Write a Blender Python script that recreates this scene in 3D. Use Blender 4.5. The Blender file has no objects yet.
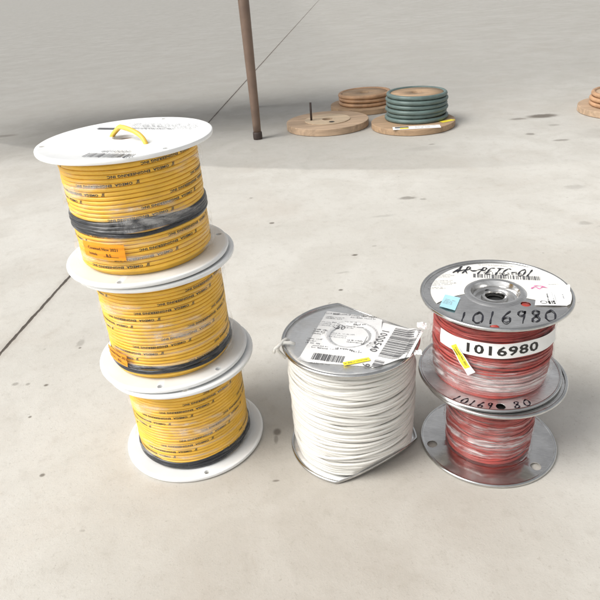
import bpy, bmesh, math, random
from mathutils import Vector, noise
PI = math.pi
scene = bpy.context.scene
COL = scene.collection
rnd = random.Random(11)
R_ = math.radians

# ------------------------------------------------------------------ node helpers
def new_mat(name):
    m = bpy.data.materials.new(name); m.use_nodes = True
    nt = m.node_tree
    for n in list(nt.nodes): nt.nodes.remove(n)
    out = nt.nodes.new('ShaderNodeOutputMaterial')
    return m, nt, out

class N:
    """tiny wrapper that makes node wiring short"""
    def __init__(s, nt): s.nt = nt
    def node(s, t, **kw):
        n = s.nt.nodes.new(t)
        for k, v in kw.items(): setattr(n, k, v)
        return n
    def put(s, sock, v):
        if hasattr(v, 'is_output'): s.nt.links.new(v, sock)
        else: sock.default_value = v
    def math(s, op, a, b=0.0, c=0.0, clamp=False):
        n = s.node('ShaderNodeMath', operation=op, use_clamp=clamp)
        for i, v in enumerate((a, b, c)): s.put(n.inputs[i], v)
        return n.outputs[0]
    def ramp(s, v, a, b, lo=0.0, hi=1.0, smooth=True):
        n = s.node('ShaderNodeMapRange', interpolation_type='SMOOTHSTEP' if smooth else 'LINEAR')
        for k, x in zip(('Value', 'From Min', 'From Max', 'To Min', 'To Max'), (v, a, b, lo, hi)):
            s.put(n.inputs[k], x)
        return n.outputs[0]
    def mix(s, f, a, b, blend='MIX'):
        n = s.node('ShaderNodeMix', data_type='RGBA', blend_type=blend)
        s.put(n.inputs[0], f); s.put(n.inputs[6], a); s.put(n.inputs[7], b)
        return n.outputs[2]
    def coord(s, scale=(1, 1, 1), loc=(0, 0, 0), rot=(0, 0, 0)):
        tc = s.node('ShaderNodeTexCoord'); mp = s.node('ShaderNodeMapping')
        mp.inputs['Scale'].default_value = scale; mp.inputs['Location'].default_value = loc
        mp.inputs['Rotation'].default_value = rot
        s.nt.links.new(tc.outputs['Object'], mp.inputs['Vector'])
        return mp.outputs[0]
    def noise(s, vec, scale, detail=4, rough=0.55, dist=0.0):
        n = s.node('ShaderNodeTexNoise')
        s.put(n.inputs['Vector'], vec); n.inputs['Scale'].default_value = scale
        n.inputs['Detail'].default_value = detail; n.inputs['Roughness'].default_value = rough
        n.inputs['Distortion'].default_value = dist
        return n.outputs['Fac']
    def bump(s, h, strength, dist=0.001):
        n = s.node('ShaderNodeBump'); n.inputs['Strength'].default_value = strength
        n.inputs['Distance'].default_value = dist; s.put(n.inputs['Height'], h)
        return n.outputs[0]

def C3(c): return (c[0], c[1], c[2], 1.0)

def principled(name, col, rough=0.5, metal=0.0, var=0.12, vscale=40, bump=0.0, bscale=200, spec=0.5,
               stretch=(1, 1, 1), rvar=0.0, coat=0.0, sss=0.0):
    m, nt, out = new_mat(name); n = N(nt)
    p = nt.nodes.new('ShaderNodeBsdfPrincipled')
    v = n.coord(stretch)
    f = n.noise(v, vscale, 5)
    dark = tuple(c * (1 - var) for c in col); lite = tuple(min(1, c * (1 + var)) for c in col)
    n.put(p.inputs['Base Color'], n.mix(n.ramp(f, .3, .7), C3(dark), C3(lite)))
    n.put(p.inputs['Roughness'], n.ramp(f, .3, .7, rough - rvar, rough + rvar) if rvar else rough)
    p.inputs['Metallic'].default_value = metal
    p.inputs['Specular IOR Level'].default_value = spec
    p.inputs['Coat Weight'].default_value = coat
    if sss:
        p.inputs['Subsurface Weight'].default_value = sss
        p.inputs['Subsurface Radius'].default_value = (.006, .005, .004)
    if bump: n.put(p.inputs['Normal'], n.bump(n.noise(v, bscale, 4), bump))
    nt.links.new(p.outputs[0], out.inputs[0])
    return m

def film_mat(name, base, streak, zs=90, xs=9, white=(.9, .9, .9), lo=.52, hi=.75):
    """clear stretch film: mostly see-through, whitish glossy where it is wrinkled"""
    m, nt, out = new_mat(name); n = N(nt)
    tr = nt.nodes.new('ShaderNodeBsdfTransparent')
    p = nt.nodes.new('ShaderNodeBsdfPrincipled')
    p.inputs['Base Color'].default_value = C3(white); p.inputs['Roughness'].default_value = .11
    p.inputs['Specular IOR Level'].default_value = .8
    f1 = n.noise(n.coord((xs, xs, zs)), 1.0, 5, .62, .4)
    f2 = n.noise(n.coord((15, 15, 30), (3, 1, 2)), 1.0, 5, .65, 1.5)
    a = n.math('MULTIPLY', n.ramp(f1, lo, hi), n.ramp(f2, .35, .62))
    a = n.math('MULTIPLY_ADD', a, streak, base, clamp=True)
    n.put(p.inputs['Normal'], n.bump(n.noise(n.coord((40, 40, 160)), 1.0, 4), .6, .002))
    mx = nt.nodes.new('ShaderNodeMixShader')
    n.put(mx.inputs[0], a)
    nt.links.new(tr.outputs[0], mx.inputs[1]); nt.links.new(p.outputs[0], mx.inputs[2])
    nt.links.new(mx.outputs[0], out.inputs[0])
    return m

def steel_mat(name, col, rough, scr=.35):
    m, nt, out = new_mat(name); n = N(nt)
    p = nt.nodes.new('ShaderNodeBsdfPrincipled')
    f = n.noise(n.coord(), 28, 5, .6, .6); g = n.noise(n.coord((1, 9, 1), rot=(0, 0, .6)), 120, 3)
    s = n.ramp(n.math('ADD', n.math('MULTIPLY', f, 1 - scr), n.math('MULTIPLY', g, scr)), .35, .65)
    n.put(p.inputs['Base Color'], n.mix(s, C3([c * .82 for c in col]), C3([min(1, c * 1.1) for c in col])))
    n.put(p.inputs['Roughness'], n.ramp(s, 0, 1, rough * 1.35, rough * .75))
    p.inputs['Metallic'].default_value = 1.0
    n.put(p.inputs['Normal'], n.bump(n.math('ADD', n.noise(n.coord(), 14, 2), n.math('MULTIPLY', g, .04)), .25, .002))
    nt.links.new(p.outputs[0], out.inputs[0])
    return m

def wood_mat(name, col, rot=0.0):
    m, nt, out = new_mat(name); n = N(nt)
    p = nt.nodes.new('ShaderNodeBsdfPrincipled')
    g = n.noise(n.coord((4, 60, 30), rot=(0, 0, rot)), 1.0, 5, .6, .8)
    b = n.noise(n.coord(), 9, 4)
    c = n.mix(n.ramp(g, .3, .7), C3([x * .72 for x in col]), C3([min(1, x * 1.15) for x in col]))
    c = n.mix(n.ramp(b, .45, .75, 0, .35), c, C3((.28, .2, .13)))
    n.put(p.inputs['Base Color'], c); p.inputs['Roughness'].default_value = .7
    n.put(p.inputs['Normal'], n.bump(g, .4))
    nt.links.new(p.outputs[0], out.inputs[0])
    return m

def floor_mat():
    m, nt, out = new_mat('concrete_floor'); n = N(nt)
    p = nt.nodes.new('ShaderNodeBsdfPrincipled')
    tc = n.node('ShaderNodeTexCoord'); sx = n.node('ShaderNodeSeparateXYZ')
    nt.links.new(tc.outputs['Object'], sx.inputs[0]); X, Y = sx.outputs[0], sx.outputs[1]
    P = tc.outputs['Object']
    big = n.noise(P, 1.7, 5, .55, .3); mid = n.noise(P, 7, 6, .6, .5); fine = n.noise(P, 45, 6, .65)
    grit = n.noise(P, 420, 3, .7)
    c = n.mix(n.ramp(big, .3, .7), C3(FL_A), C3(FL_B))
    c = n.mix(n.ramp(mid, .38, .68, 0, .62), c, C3(FL_C))
    pk = n.noise(n.coord((1, 1, 1), (5, 2, 0)), 4.2, 6, .62, .7)
    c = n.mix(n.ramp(pk, .50, .72, 0, .40), c, C3((.49, .445, .39)))
    blo = n.noise(n.coord((1, 1, 1), (1, 7, 0)), 16, 5, .6, 1.0)
    c = n.mix(n.ramp(blo, .58, .78, 0, .35), c, C3((.40, .36, .31)))
    c = n.mix(n.ramp(fine, .50, .75, 0, .22), c, C3((.30, .27, .225)))
    c = n.mix(n.ramp(grit, .56, .74, 0, .34), c, C3((.26, .24, .205)))
    gr2 = n.noise(n.coord((1, 1, 1), (3, 3, 0)), 170, 4, .75)
    c = n.mix(n.ramp(gr2, .58, .70, 0, .46), c, C3((.33, .30, .26)))
    c = n.mix(n.ramp(gr2, .40, .28, 0, .30), c, C3((.72, .70, .66)))
    # brushed trowel streaks
    st = n.noise(n.coord((2.2, 14, 1), rot=(0, 0, .35)), 1.0, 6, .6, .6)
    c = n.mix(n.ramp(st, .5, .74, 0, .10), c, C3((.66, .63, .57)))
    # brown stretch in front of the spools
    br = n.math('MULTIPLY', n.ramp(Y, .85, .45, 0, 1), n.ramp(n.math('ABSOLUTE', n.math('SUBTRACT', X, .03)), .34, .06))
    br = n.math('MULTIPLY', br, n.ramp(mid, .15, .6, .5, 1))
    c = n.mix(n.math('MULTIPLY', br, .45), c, C3((.33, .285, .235)))
    # shade beyond a curved light edge, painted into the concrete colour
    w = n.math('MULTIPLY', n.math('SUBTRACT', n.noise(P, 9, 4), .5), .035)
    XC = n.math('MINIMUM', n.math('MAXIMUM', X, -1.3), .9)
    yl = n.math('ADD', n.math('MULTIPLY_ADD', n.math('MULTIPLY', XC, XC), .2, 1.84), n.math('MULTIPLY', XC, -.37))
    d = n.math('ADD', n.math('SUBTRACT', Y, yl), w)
    edge_shade = n.ramp(d, -.012, .016)
    edge_shade = n.math('MULTIPLY', edge_shade, n.ramp(X, .05, .75, 1, .30))
    c = n.mix(n.math('MULTIPLY', edge_shade, .34), c, C3((.20, .193, .178)))
    far_shade = n.ramp(Y, 1.5, 3.4)  # dimmer light further back, also painted into the floor colour
    c = n.mix(n.math('MULTIPLY', far_shade, .5), c, C3((.21, .205, .19)))
    # control joint sawn across the slab
    jd = n.math('SUBTRACT', X, n.math('MULTIPLY_ADD', n.math('SUBTRACT', Y, .885), .1121, -.52))
    jd = n.math('ABSOLUTE', n.math('ADD', jd, n.math('MULTIPLY', n.math('SUBTRACT', n.noise(P, 60, 4), .5), .006)))
    jn = n.ramp(jd, .0018, .0042, 1, 0)
    halo = n.ramp(jd, .002, .018, .25, 0)
    c = n.mix(halo, c, C3((.24, .2, .16)))
    c = n.mix(n.math('MULTIPLY', jn, .93), c, C3((.055, .042, .032)))
    # oil drops and dirt marks
    spots = [(.301,1.492,.026,.013,.85),(.337,1.475,.010,.007,.6),(.856,2.24,.034,.018,.85),(.951,2.255,.062,.034,.95),
             (.817,2.018,.017,.016,.85),(.878,1.914,.030,.013,.8),(.936,2.11,.020,.015,.55),(.122,1.168,.0075,.0055,.95),
             (.079,1.015,.005,.004,.9),(-.055,1.395,.007,.006,.85),(-.111,1.596,.006,.005,.6),(.171,1.206,.006,.004,.4),
             (.646,1.236,.016,.012,.45),(.68,1.21,.02,.008,.35),(.727,1.471,.03,.02,.35),(-.045,.626,.006,.008,.75),(-.0465,.612,.0032,.010,.5),(-.047,.538,.005,.002,.7),
             (-.406,.78,.004,.0035,.9),(-.404,.703,.003,.003,.8),(-.345,.581,.004,.0035,.85),(-.437,.787,.004,.004,.5),(-.458,.79,.006,.005,.5),
             (-.385,.899,.008,.014,.35),(-.382,.883,.003,.003,.8),(-1.24,2.70,.08,.03,.7),(.29,1.053,.004,.004,.4),(.48,1.99,.012,.008,.7),
             (.22,1.38,.03,.008,.3),(.09,1.09,.02,.004,.35),(1.05,1.95,.12,.07,.22),(.45,1.95,.07,.03,.2)]
    wv = n.node('ShaderNodeVectorMath', operation='ADD')
    nz = n.node('ShaderNodeTexNoise'); nz.inputs['Scale'].default_value = 55; nz.inputs['Detail'].default_value = 3
    nt.links.new(P, nz.inputs['Vector'])
    sc = n.node('ShaderNodeVectorMath', operation='MULTIPLY_ADD')
    nt.links.new(nz.outputs['Color'], sc.inputs[0]); sc.inputs[1].default_value = (.014, .014, 0); sc.inputs[2].default_value = (-.007, -.007, 0)
    nt.links.new(P, wv.inputs[0]); nt.links.new(sc.outputs[0], wv.inputs[1])
    acc = None
    for (x, y, rx, ry, a) in spots:
        src = wv.outputs[0] if rx > .006 else P
        mp = n.node('ShaderNodeMapping'); mp.inputs['Scale'].default_value = (1 / rx, 1 / ry, 0)
        mp.inputs['Location'].default_value = (-x / rx, -y / ry, 0)
        nt.links.new(src, mp.inputs['Vector'])
        ln = n.node('ShaderNodeVectorMath', operation='LENGTH'); nt.links.new(mp.outputs[0], ln.inputs[0])
        v = n.ramp(ln.outputs['Value'], .45, 1.2, a * (.62 if rx > .008 and a < .9 else .85), 0)
        acc = v if acc is None else n.math('MAXIMUM', acc, v)
    c = n.mix(acc, c, C3((.085, .066, .047)))
    # scattered specks
    vo = n.node('ShaderNodeTexVoronoi'); vo.inputs['Scale'].default_value = 16; nt.links.new(wv.outputs[0], vo.inputs['Vector'])
    sep = n.node('ShaderNodeSeparateColor'); nt.links.new(vo.outputs['Color'], sep.inputs[0])
    speck = n.math('MULTIPLY', n.ramp(vo.outputs['Distance'], .025, .06, 1, 0), n.math('GREATER_THAN', sep.outputs[0], .72))
    c = n.mix(n.math('MULTIPLY', speck, .3), c, C3((.14, .115, .09)))
    n.put(p.inputs['Base Color'], c)
    n.put(p.inputs['Roughness'], n.ramp(mid, .3, .7, .52, .72))
    p.inputs['Specular IOR Level'].default_value = .35
    h = n.math('ADD', n.math('MULTIPLY', grit, .25), n.math('MULTIPLY', fine, .8))
    h = n.math('SUBTRACT', h, n.math('MULTIPLY', jn, 3.0))
    n.put(p.inputs['Normal'], n.bump(h, .6, .0015))
    nt.links.new(p.outputs[0], out.inputs[0])
    return m

FL_A = (.53, .51, .465); FL_B = (.61, .592, .548); FL_C = (.485, .463, .418)

# ------------------------------------------------------------------ mesh builder
class MB:
    def __init__(s): s.v = []; s.f = []; s.m = []; s.sm = []
    def add(s, vs, fs, mat=0, smooth=True):
        o = len(s.v); s.v += [tuple(p) for p in vs]
        for f in fs:
            s.f.append(tuple(i + o for i in f)); s.m.append(mat); s.sm.append(smooth)
    def build(s, name, mats, parent=None, loc=(0, 0, 0), rz=0.0, label=None):
        me = bpy.data.meshes.new(name); me.from_pydata(s.v, [], s.f)
        for m in (mats if isinstance(mats, (list, tuple)) else [mats]): me.materials.append(m)
        me.polygons.foreach_set('material_index', s.m); me.polygons.foreach_set('use_smooth', s.sm)
        me.update()
        o = bpy.data.objects.new(name, me); COL.objects.link(o); o.location = loc; o.rotation_euler[2] = rz
        if parent: o.parent = parent
        if label: o['label'] = label
        return o
    # shapes
    def lathe(s, prof, seg=96, mat=0, closed=True, warp=None, smooth=True):
        """prof: list of (r, z); closed makes the profile a loop"""
        vs = []; n = len(prof)
        for i in range(seg):
            a = 2 * PI * i / seg
            for r, z in prof:
                p = (r * math.sin(a), -r * math.cos(a), z)
                vs.append(warp(*p) if warp else p)
        fs = []
        for i in range(seg):
            j = (i + 1) % seg
            for k in range(n if closed else n - 1):
                l = (k + 1) % n
                fs.append((i * n + k, j * n + k, j * n + l, i * n + l))
        s.add(vs, fs, mat, smooth)
    def tube(s, pts, r, seg=8, mat=0, closed=False, rfun=None):
        pts = [Vector(p) for p in pts]; n = len(pts); vs = []
        up = Vector((0, 0, 1)); prev = None
        for i, p in enumerate(pts):
            a = pts[(i - 1) % n] if (closed or i > 0) else p
            b = pts[(i + 1) % n] if (closed or i < n - 1) else p
            t = (b - a).normalized()
            if prev is None:
                x = t.cross(up)
                if x.length < 1e-4: x = t.cross(Vector((1, 0, 0)))
            else: x = prev - t * prev.dot(t)
            x.normalize(); prev = x; y = t.cross(x)
            rr = rfun(i / max(1, n - 1)) * r if rfun else r
            for k in range(seg):
                an = 2 * PI * k / seg
                vs.append(p + x * math.cos(an) * rr + y * math.sin(an) * rr)
        fs = []
        for i in range(n if closed else n - 1):
            j = (i + 1) % n
            for k in range(seg):
                l = (k + 1) % seg
                fs.append((i * seg + k, i * seg + l, j * seg + l, j * seg + k))
        if not closed:
            fs.append(tuple(range(seg - 1, -1, -1))); fs.append(tuple((n - 1) * seg + k for k in range(seg)))
        s.add(vs, fs, mat)
    def box(s, c, d, mat=0, rz=0):
        vs = []
        for x in (-.5, .5):
            for y in (-.5, .5):
                for z in (-.5, .5):
                    px, py = x * d[0], y * d[1]
                    vs.append((c[0] + px * math.cos(rz) - py * math.sin(rz), c[1] + px * math.sin(rz) + py * math.cos(rz), c[2] + z * d[2]))
        s.add(vs, [(0, 1, 3, 2), (4, 6, 7, 5), (0, 4, 5, 1), (2, 3, 7, 6), (0, 2, 6, 4), (1, 5, 7, 3)], mat, False)
    def mapped(s, geo, fn, mat=0):
        vs, fs = geo
        s.add([fn(u, v) for u, v in vs], fs, mat, False)

# ------------------------------------------------------------------ 2-D geometry: text, bars, pen strokes, sheets
_tc = {}
def text_geo(t, size=1.0, spacing=1.0, bold=0.0, sx=1.0):
    """centred text as flat faces"""
    key = (t, spacing, bold)
    if key not in _tc:
        cu = bpy.data.curves.new('t', 'FONT'); cu.body = t; cu.size = 1.0; cu.resolution_u = 2
        cu.space_character = spacing; cu.offset = bold
        ob = bpy.data.objects.new('t', cu); COL.objects.link(ob)
        bpy.context.view_layer.update()
        me = bpy.data.meshes.new_from_object(ob.evaluated_get(bpy.context.evaluated_depsgraph_get()))
        vs = [(v.co.x, v.co.y) for v in me.vertices]; fs = [tuple(p.vertices) for p in me.polygons]
        bpy.data.objects.remove(ob); bpy.data.curves.remove(cu); bpy.data.meshes.remove(me)
        x0, x1 = min(v[0] for v in vs), max(v[0] for v in vs)
        vs = [(v[0] - (x0 + x1) / 2, v[1] - .35) for v in vs]
        _tc[key] = (vs, fs)
    vs, fs = _tc[key]
    return [(x * size * sx, y * size) for x, y in vs], fs

def join2(*gs):
    V = []; F = []
    for vs, fs in gs:
        o = len(V); V += vs; F += [tuple(i + o for i in f) for f in fs]
    return V, F
def xf(g, x=0, y=0, a=0.0, s=1.0):
    c, n = math.cos(a) * s, math.sin(a) * s
    return [(x + u * c - v * n, y + u * n + v * c) for u, v in g[0]], g[1]
def rect(x0, y0, x1, y1, nx=1, ny=1):
    vs = [(x0 + (x1 - x0) * i / nx, y0 + (y1 - y0) * j / ny) for j in range(ny + 1) for i in range(nx + 1)]
    w = nx + 1
    return vs, [(j * w + i, j * w + i + 1, (j + 1) * w + i + 1, (j + 1) * w + i) for j in range(ny) for i in range(nx)]
def quad_sheet(a, b, c, d, n=20):
    """bilinear sheet a(bottom left) b(bottom right) c(top right) d(top left)"""
    vs = []
    for j in range(n + 1):
        for i in range(n + 1):
            u, v = i / n, j / n
            vs.append(tuple((a[k] * (1 - u) + b[k] * u) * (1 - v) + (d[k] * (1 - u) + c[k] * u) * v for k in (0, 1)))
    w = n + 1
    return vs, [(j * w + i, j * w + i + 1, (j + 1) * w + i + 1, (j + 1) * w + i) for j in range(n) for i in range(n)]
def barcode(w, h, r, dens=.5, unit=None):
    gs = []; x = -w / 2; unit = unit or w / 70
    while x < w / 2:
        b = unit * r.choice((1, 1, 2, 3)); gs.append(rect(x, -h / 2, min(x + b, w / 2), h / 2, 1, 4)); x += b + unit * r.choice((1, 1, 2, 2))
    return join2(*gs)
def fine_print(w, h, lines, r, fill=.8):
    """rows of marks too small to read in the photograph"""
    gs = []; lh = h / lines
    for k in range(lines):
        y = h / 2 - lh * (k + .5); x = -w / 2; end = w / 2 - w * r.random() * (1 - fill) * 2
        while x < end:
            ww = r.uniform(.5, 2.4) * lh
            xx = x
            while xx < min(x + ww, end):
                hh = lh * r.uniform(.16, .3); cw = lh * r.uniform(.12, .3)
                gs.append(rect(xx, y - hh, xx + cw, y + hh * r.uniform(-.2, 1)))
                xx += cw + lh * r.uniform(.12, .2)
            x += ww + lh * r.uniform(.3, .6)
    return join2(*gs)
def spline(pts, k=6):
    out = []
    P = [pts[0]] + list(pts) + [pts[-1]]
    for i in range(1, len(P) - 2):
        for j in range(k):
            t = j / k; a, b, c, d = P[i - 1], P[i], P[i + 1], P[i + 2]
            out.append(tuple(.5 * (2 * b[q] + (c[q] - a[q]) * t + (2 * a[q] - 5 * b[q] + 4 * c[q] - d[q]) * t * t + (3 * b[q] - a[q] - 3 * c[q] + d[q]) * t ** 3) for q in (0, 1)))
    out.append(tuple(pts[-1])); return out
def ribbon(pts, w, lift=0):
    vs = []; n = len(pts)
    for i, p in enumerate(pts):
        a, b = pts[max(0, i - 1)], pts[min(n - 1, i + 1)]
        dx, dy = b[0] - a[0], b[1] - a[1]; L = math.hypot(dx, dy) or 1
        ww = w * (.75 + .3 * math.sin(i * .9)) * (.6 if i in (0, n - 1) else 1)
        vs += [(p[0] - dy / L * ww / 2, p[1] + dx / L * ww / 2), (p[0] + dy / L * ww / 2, p[1] - dx / L * ww / 2)]
    return vs, [(2 * i, 2 * i + 1, 2 * i + 3, 2 * i + 2) for i in range(n - 1)]
PEN = {
 '1': [[(.45, 1), (.35, .5), (.28, 0)]],
 '0': [[(.5, .95), (.15, .75), (.1, .3), (.35, .02), (.7, .2), (.75, .7), (.5, .97), (.35, .9)]],
 '6': [[(.7, 1), (.3, .65), (.12, .25), (.35, .0), (.65, .15), (.6, .42), (.3, .42), (.15, .25)]],
 '9': [[(.7, .85), (.4, .98), (.2, .75), (.4, .55), (.65, .7), (.72, .95), (.62, .5), (.5, 0)]],
 '8': [[(.7, .85), (.4, 1), (.2, .8), (.45, .52), (.7, .25), (.4, 0), (.15, .2), (.4, .5), (.68, .75), (.66, .9)]],
 'A': [[(.0, 0), (.3, .6), (.5, 1), (.55, .5), (.6, 0)], [(.1, .4), (.7, .45)], [(.05, .1), (.4, .5), (.3, .2), (.6, .35)]],
 'R': [[(.2, 0), (.3, .5), (.35, 1), (.7, .85), (.6, .55), (.35, .5), (.55, .25), (.85, 0)]],
 '-': [[(.1, .45), (.8, .52)]],
 'P': [[(.15, 0), (.25, .5), (.35, 1), (.75, .9), (.7, .6), (.3, .5)]],
 'E': [[(.8, .95), (.3, .9), (.2, .5), (.6, .52)], [(.2, .5), (.15, .05), (.75, .08)]],
 'T': [[(.05, .95), (.95, .98)], [(.5, .95), (.42, .5), (.38, 0)]],
 'C': [[(.85, .85), (.5, .98), (.15, .6), (.2, .15), (.5, .02), (.85, .15)]],
}
def pen_text(t, h, w, adv, thick, sl=.22):
    gs = []
    for i, ch in enumerate(t):
        if ch == ' ': continue
        for st in PEN[ch]:
            gs.append(ribbon(spline([((i - len(t) / 2) * adv + x * w + sl * (y - .5) * h, (y - .5) * h) for x, y in st], 5), thick))
    return join2(*gs)

def flat(z, x=0, y=0, a=0.0, s=1.0):
    c, n = math.cos(a) * s, math.sin(a) * s
    return lambda u, v: (x + u * c - v * n, y + u * n + v * c, z(x + u * c - v * n, y + u * n + v * c) if callable(z) else z)
def cyl(R, th, z, flip=1, tilt=0.0):
    """wrap round a cylinder; th (radians) from local -Y towards +X"""
    c, n = math.cos(tilt), math.sin(tilt)
    def f(u, v):
        u, v = u * c - v * n, u * n + v * c
        R0 = R(th, z) if callable(R) else R; a = th + flip * u / R0; zz = z + flip * v
        r = R(a, zz) if callable(R) else R
        return (r * math.sin(a), -r * math.cos(a), zz)
    return f
def arc(z, r0, th):
    """write along a circle on a flange: u along, v outwards is up towards the hub"""
    def f(u, v):
        a = th + u / r0; r = r0 - v
        return (r * math.sin(a), -r * math.cos(a), z)
    return f

# ------------------------------------------------------------------ things
def thing(name, label, cat, loc, rz=0.0, group=None):
    o = bpy.data.objects.new(name, None); COL.objects.link(o); o.empty_display_size = .03
    o.location = loc; o.rotation_euler[2] = rz; o['label'] = label; o['category'] = cat
    if group: o['group'] = group
    return o
def punch(o, holes, z0, z1):
    """cut round holes (x, y, r) through a flange"""
    mb = MB()
    for x, y, r in holes:
        k = 24; vs = [(x + r * math.cos(2 * PI * i / k), y + r * math.sin(2 * PI * i / k), z) for z in (z0, z1) for i in range(k)]
        fs = [(i, (i + 1) % k, k + (i + 1) % k, k + i) for i in range(k)] + [tuple(range(k - 1, -1, -1)), tuple(range(k, 2 * k))]
        mb.add(vs, fs, 0, False)
    bm = bmesh.new(); bm.from_mesh(o.data); bmesh.ops.recalc_face_normals(bm, faces=bm.faces); bm.to_mesh(o.data); bm.free()
    par = o.parent; o.parent = None; keep = o.location.copy(); o.location = (0, 0, 0)
    c = mb.build('cutter', o.data.materials[0])
    md = o.modifiers.new('b', 'BOOLEAN'); md.operation = 'DIFFERENCE'; md.solver = 'EXACT'; md.object = c
    bpy.context.view_layer.update()
    me = bpy.data.meshes.new_from_object(o.evaluated_get(bpy.context.evaluated_depsgraph_get()))
    o.modifiers.clear(); old = o.data; o.data = me; me.name = old.name
    bpy.data.meshes.remove(old); cm = c.data; bpy.data.objects.remove(c); bpy.data.meshes.remove(cm)
    me.set_sharp_from_angle(angle=R_(28)); o.location = keep; o.parent = par
    return o

def helix(mb, R, z0, z1, turns, rv, rz, seg=150, ms=8, power=2.0, zw=None, rw=None, mat=0):
    """a continuous wound cable with elliptical or flattened section"""
    n = int(turns * seg); vs = []; sec = []
    for k in range(ms):
        a = 2 * PI * k / ms; c, s = math.cos(a), math.sin(a)
        sec.append((math.copysign(abs(c) ** (2 / power), c) * rv, math.copysign(abs(s) ** (2 / power), s) * rz))
    for i in range(n + 1):
        t = i / seg; th = 2 * PI * t; z = z0 + (z1 - z0) * i / n
        r = R + (rw(t, th) if rw else 0); z += zw(t, th, z) if zw else 0
        for a, b in sec:
            vs.append(((r + a) * math.sin(th), -(r + a) * math.cos(th), z + b))
    fs = [(i * ms + k, (i + 1) * ms + k, (i + 1) * ms + (k + 1) % ms, i * ms + (k + 1) % ms) for i in range(n) for k in range(ms)]
    fs.append(tuple(range(ms))); fs.append(tuple(n * ms + k for k in range(ms - 1, -1, -1)))
    mb.add(vs, fs, mat)
def rings(mb, R, z0, z1, n, r, amp, seed, seg=120, ms=6, mat=0, bulge=0.0, lift=None, rj=.0015):
    """many loose turns lying over each other, each tilted a little its own way"""
    q = random.Random(seed); ph = q.uniform(0, 6)
    for i in range(n):
        f = i / (n - 1); zc = z0 + (z1 - z0) * f; ph += q.uniform(-.9, .9)
        A = amp * q.uniform(.15, 1) * min(1, 6 * f + .15, 6 * (1 - f) + .15); B = amp * .35 * q.uniform(-1, 1) * min(1, 6 * f, 6 * (1 - f)); p2 = q.uniform(0, 6)
        rr = R + q.uniform(-rj, rj) + bulge * math.sin(PI * f)
        pts = []
        for k in range(seg):
            th = 2 * PI * k / seg
            z = zc + A * math.sin(th + ph) + B * math.sin(2 * th + p2)
            z = min(max(z, z0), z1)
            ro = rr + .0012 * noise.noise((math.cos(th) * 2, math.sin(th) * 2, i * 1.7))
            if lift: ro, z = lift(th, z, ro)
            pts.append((ro * math.sin(th), -ro * math.cos(th), z))
        mb.tube(pts, r, ms, mat, True)
def film(R, z0, z1, wr, seed, nt=150, nz=46, a0=0.0, a1=2 * PI, extra=None):
    mb = MB(); vs = []
    full = abs(a1 - a0 - 2 * PI) < 1e-6
    for j in range(nz + 1):
        for i in range(nt + (0 if full else 1)):
            a = a0 + (a1 - a0) * i / nt; z = z0 + (z1 - z0) * j / nz
            r = (R(z) if callable(R) else R) + wr * (noise.noise((math.cos(a) * 3 + seed, math.sin(a) * 3, z * 60)) + .6 * noise.noise((math.cos(a) * 9 + seed, math.sin(a) * 9, z * 210)))
            if extra: r += extra(a, z)
            vs.append((r * math.sin(a), -r * math.cos(a), z))
    w = nt if full else nt + 1
    fs = [(j * w + i, j * w + (i + 1) % w, (j + 1) * w + (i + 1) % w, (j + 1) * w + i) for j in range(nz) for i in range(nt)]
    mb.add(vs, fs); return mb

# ------------------------------------------------------------------ materials
M = {}
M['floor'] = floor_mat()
M['hdpe'] = principled('white_plastic', (.88, .89, .885), .34, var=.035, vscale=26, bump=.12, bscale=70)
M['yellow'] = principled('yellow_cable', (.86, .50, .04), .34, var=.10, vscale=30, bump=.05, bscale=400)
M['bore'] = principled('cardboard_core', (.33, .24, .17), .8)
M['loop'] = principled('yellow_cable_end', (.85, .56, .09), .4, var=.06)
M['ink'] = principled('black_ink', (.022, .02, .018), .55, var=.3)
M['greyink'] = principled('grey_ink', (.12, .12, .125), .6, var=.2)
M['paleink'] = principled('pale_ink', (.33, .33, .34), .6, var=.2)
M['black'] = principled('black_cable', (.009, .011, .016), .26, var=.4, vscale=60, bump=.2, bscale=90)
M['orange'] = principled('orange_sticker', (.93, .35, .012), .45, var=.04)
M['film'] = film_mat('stretch_film', .022, .50, 80, 7, lo=.47, hi=.68)
M['redfilm'] = film_mat('hazy_film', .03, .52, 110, 5, lo=.49, hi=.66)
M['hazefilm'] = film_mat('white_film', .05, .62, 95, 4.5, lo=.47, hi=.64)
M['bandfilm'] = film_mat('film_layers', .12, .66, 170, 3, lo=.46, hi=.62)
M['whitewire'] = principled('white_wire', (.72, .705, .66), .42, var=.06, vscale=25, bump=.1, bscale=120)
M['redwire'] = principled('red_wire', (.36, .040, .029), .36, var=.22, vscale=60)
M['steel'] = steel_mat('spool_steel', (.72, .71, .695), .15)
M['galv'] = steel_mat('galvanised_steel', (.88, .88, .87), .46)
M['rim'] = steel_mat('rolled_rim', (.62, .62, .61), .13, .1)
M['holeshade'] = principled('painted_hole_shade', (.015, .015, .015), .8)  # near-black colour standing in for the shade inside holes
M['paper'] = principled('label_paper', (.84, .84, .83), .55, var=.025, vscale=25, bump=.12, bscale=90)
M['cream'] = principled('cream_paper', (.80, .785, .74), .55, var=.03, vscale=25, bump=.1, bscale=90)
M['blue'] = principled('pale_blue_sticker', (.40, .68, .76), .5, var=.04)
M['yel_st'] = principled('yellow_sticker', (.90, .74, .05), .5, var=.04)
M['pink'] = principled('pink_marker', (.85, .16, .42), .5, var=.15)
M['pen'] = principled('marker_pen', (.012, .012, .018), .4, var=.3)
M['ply'] = wood_mat('plywood', (.47, .335, .225))
M['plyb'] = wood_mat('plywood_brown', (.40, .27, .165), .8)
M['plypale'] = wood_mat('pale_plywood', (.58, .45, .31), .3)
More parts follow.
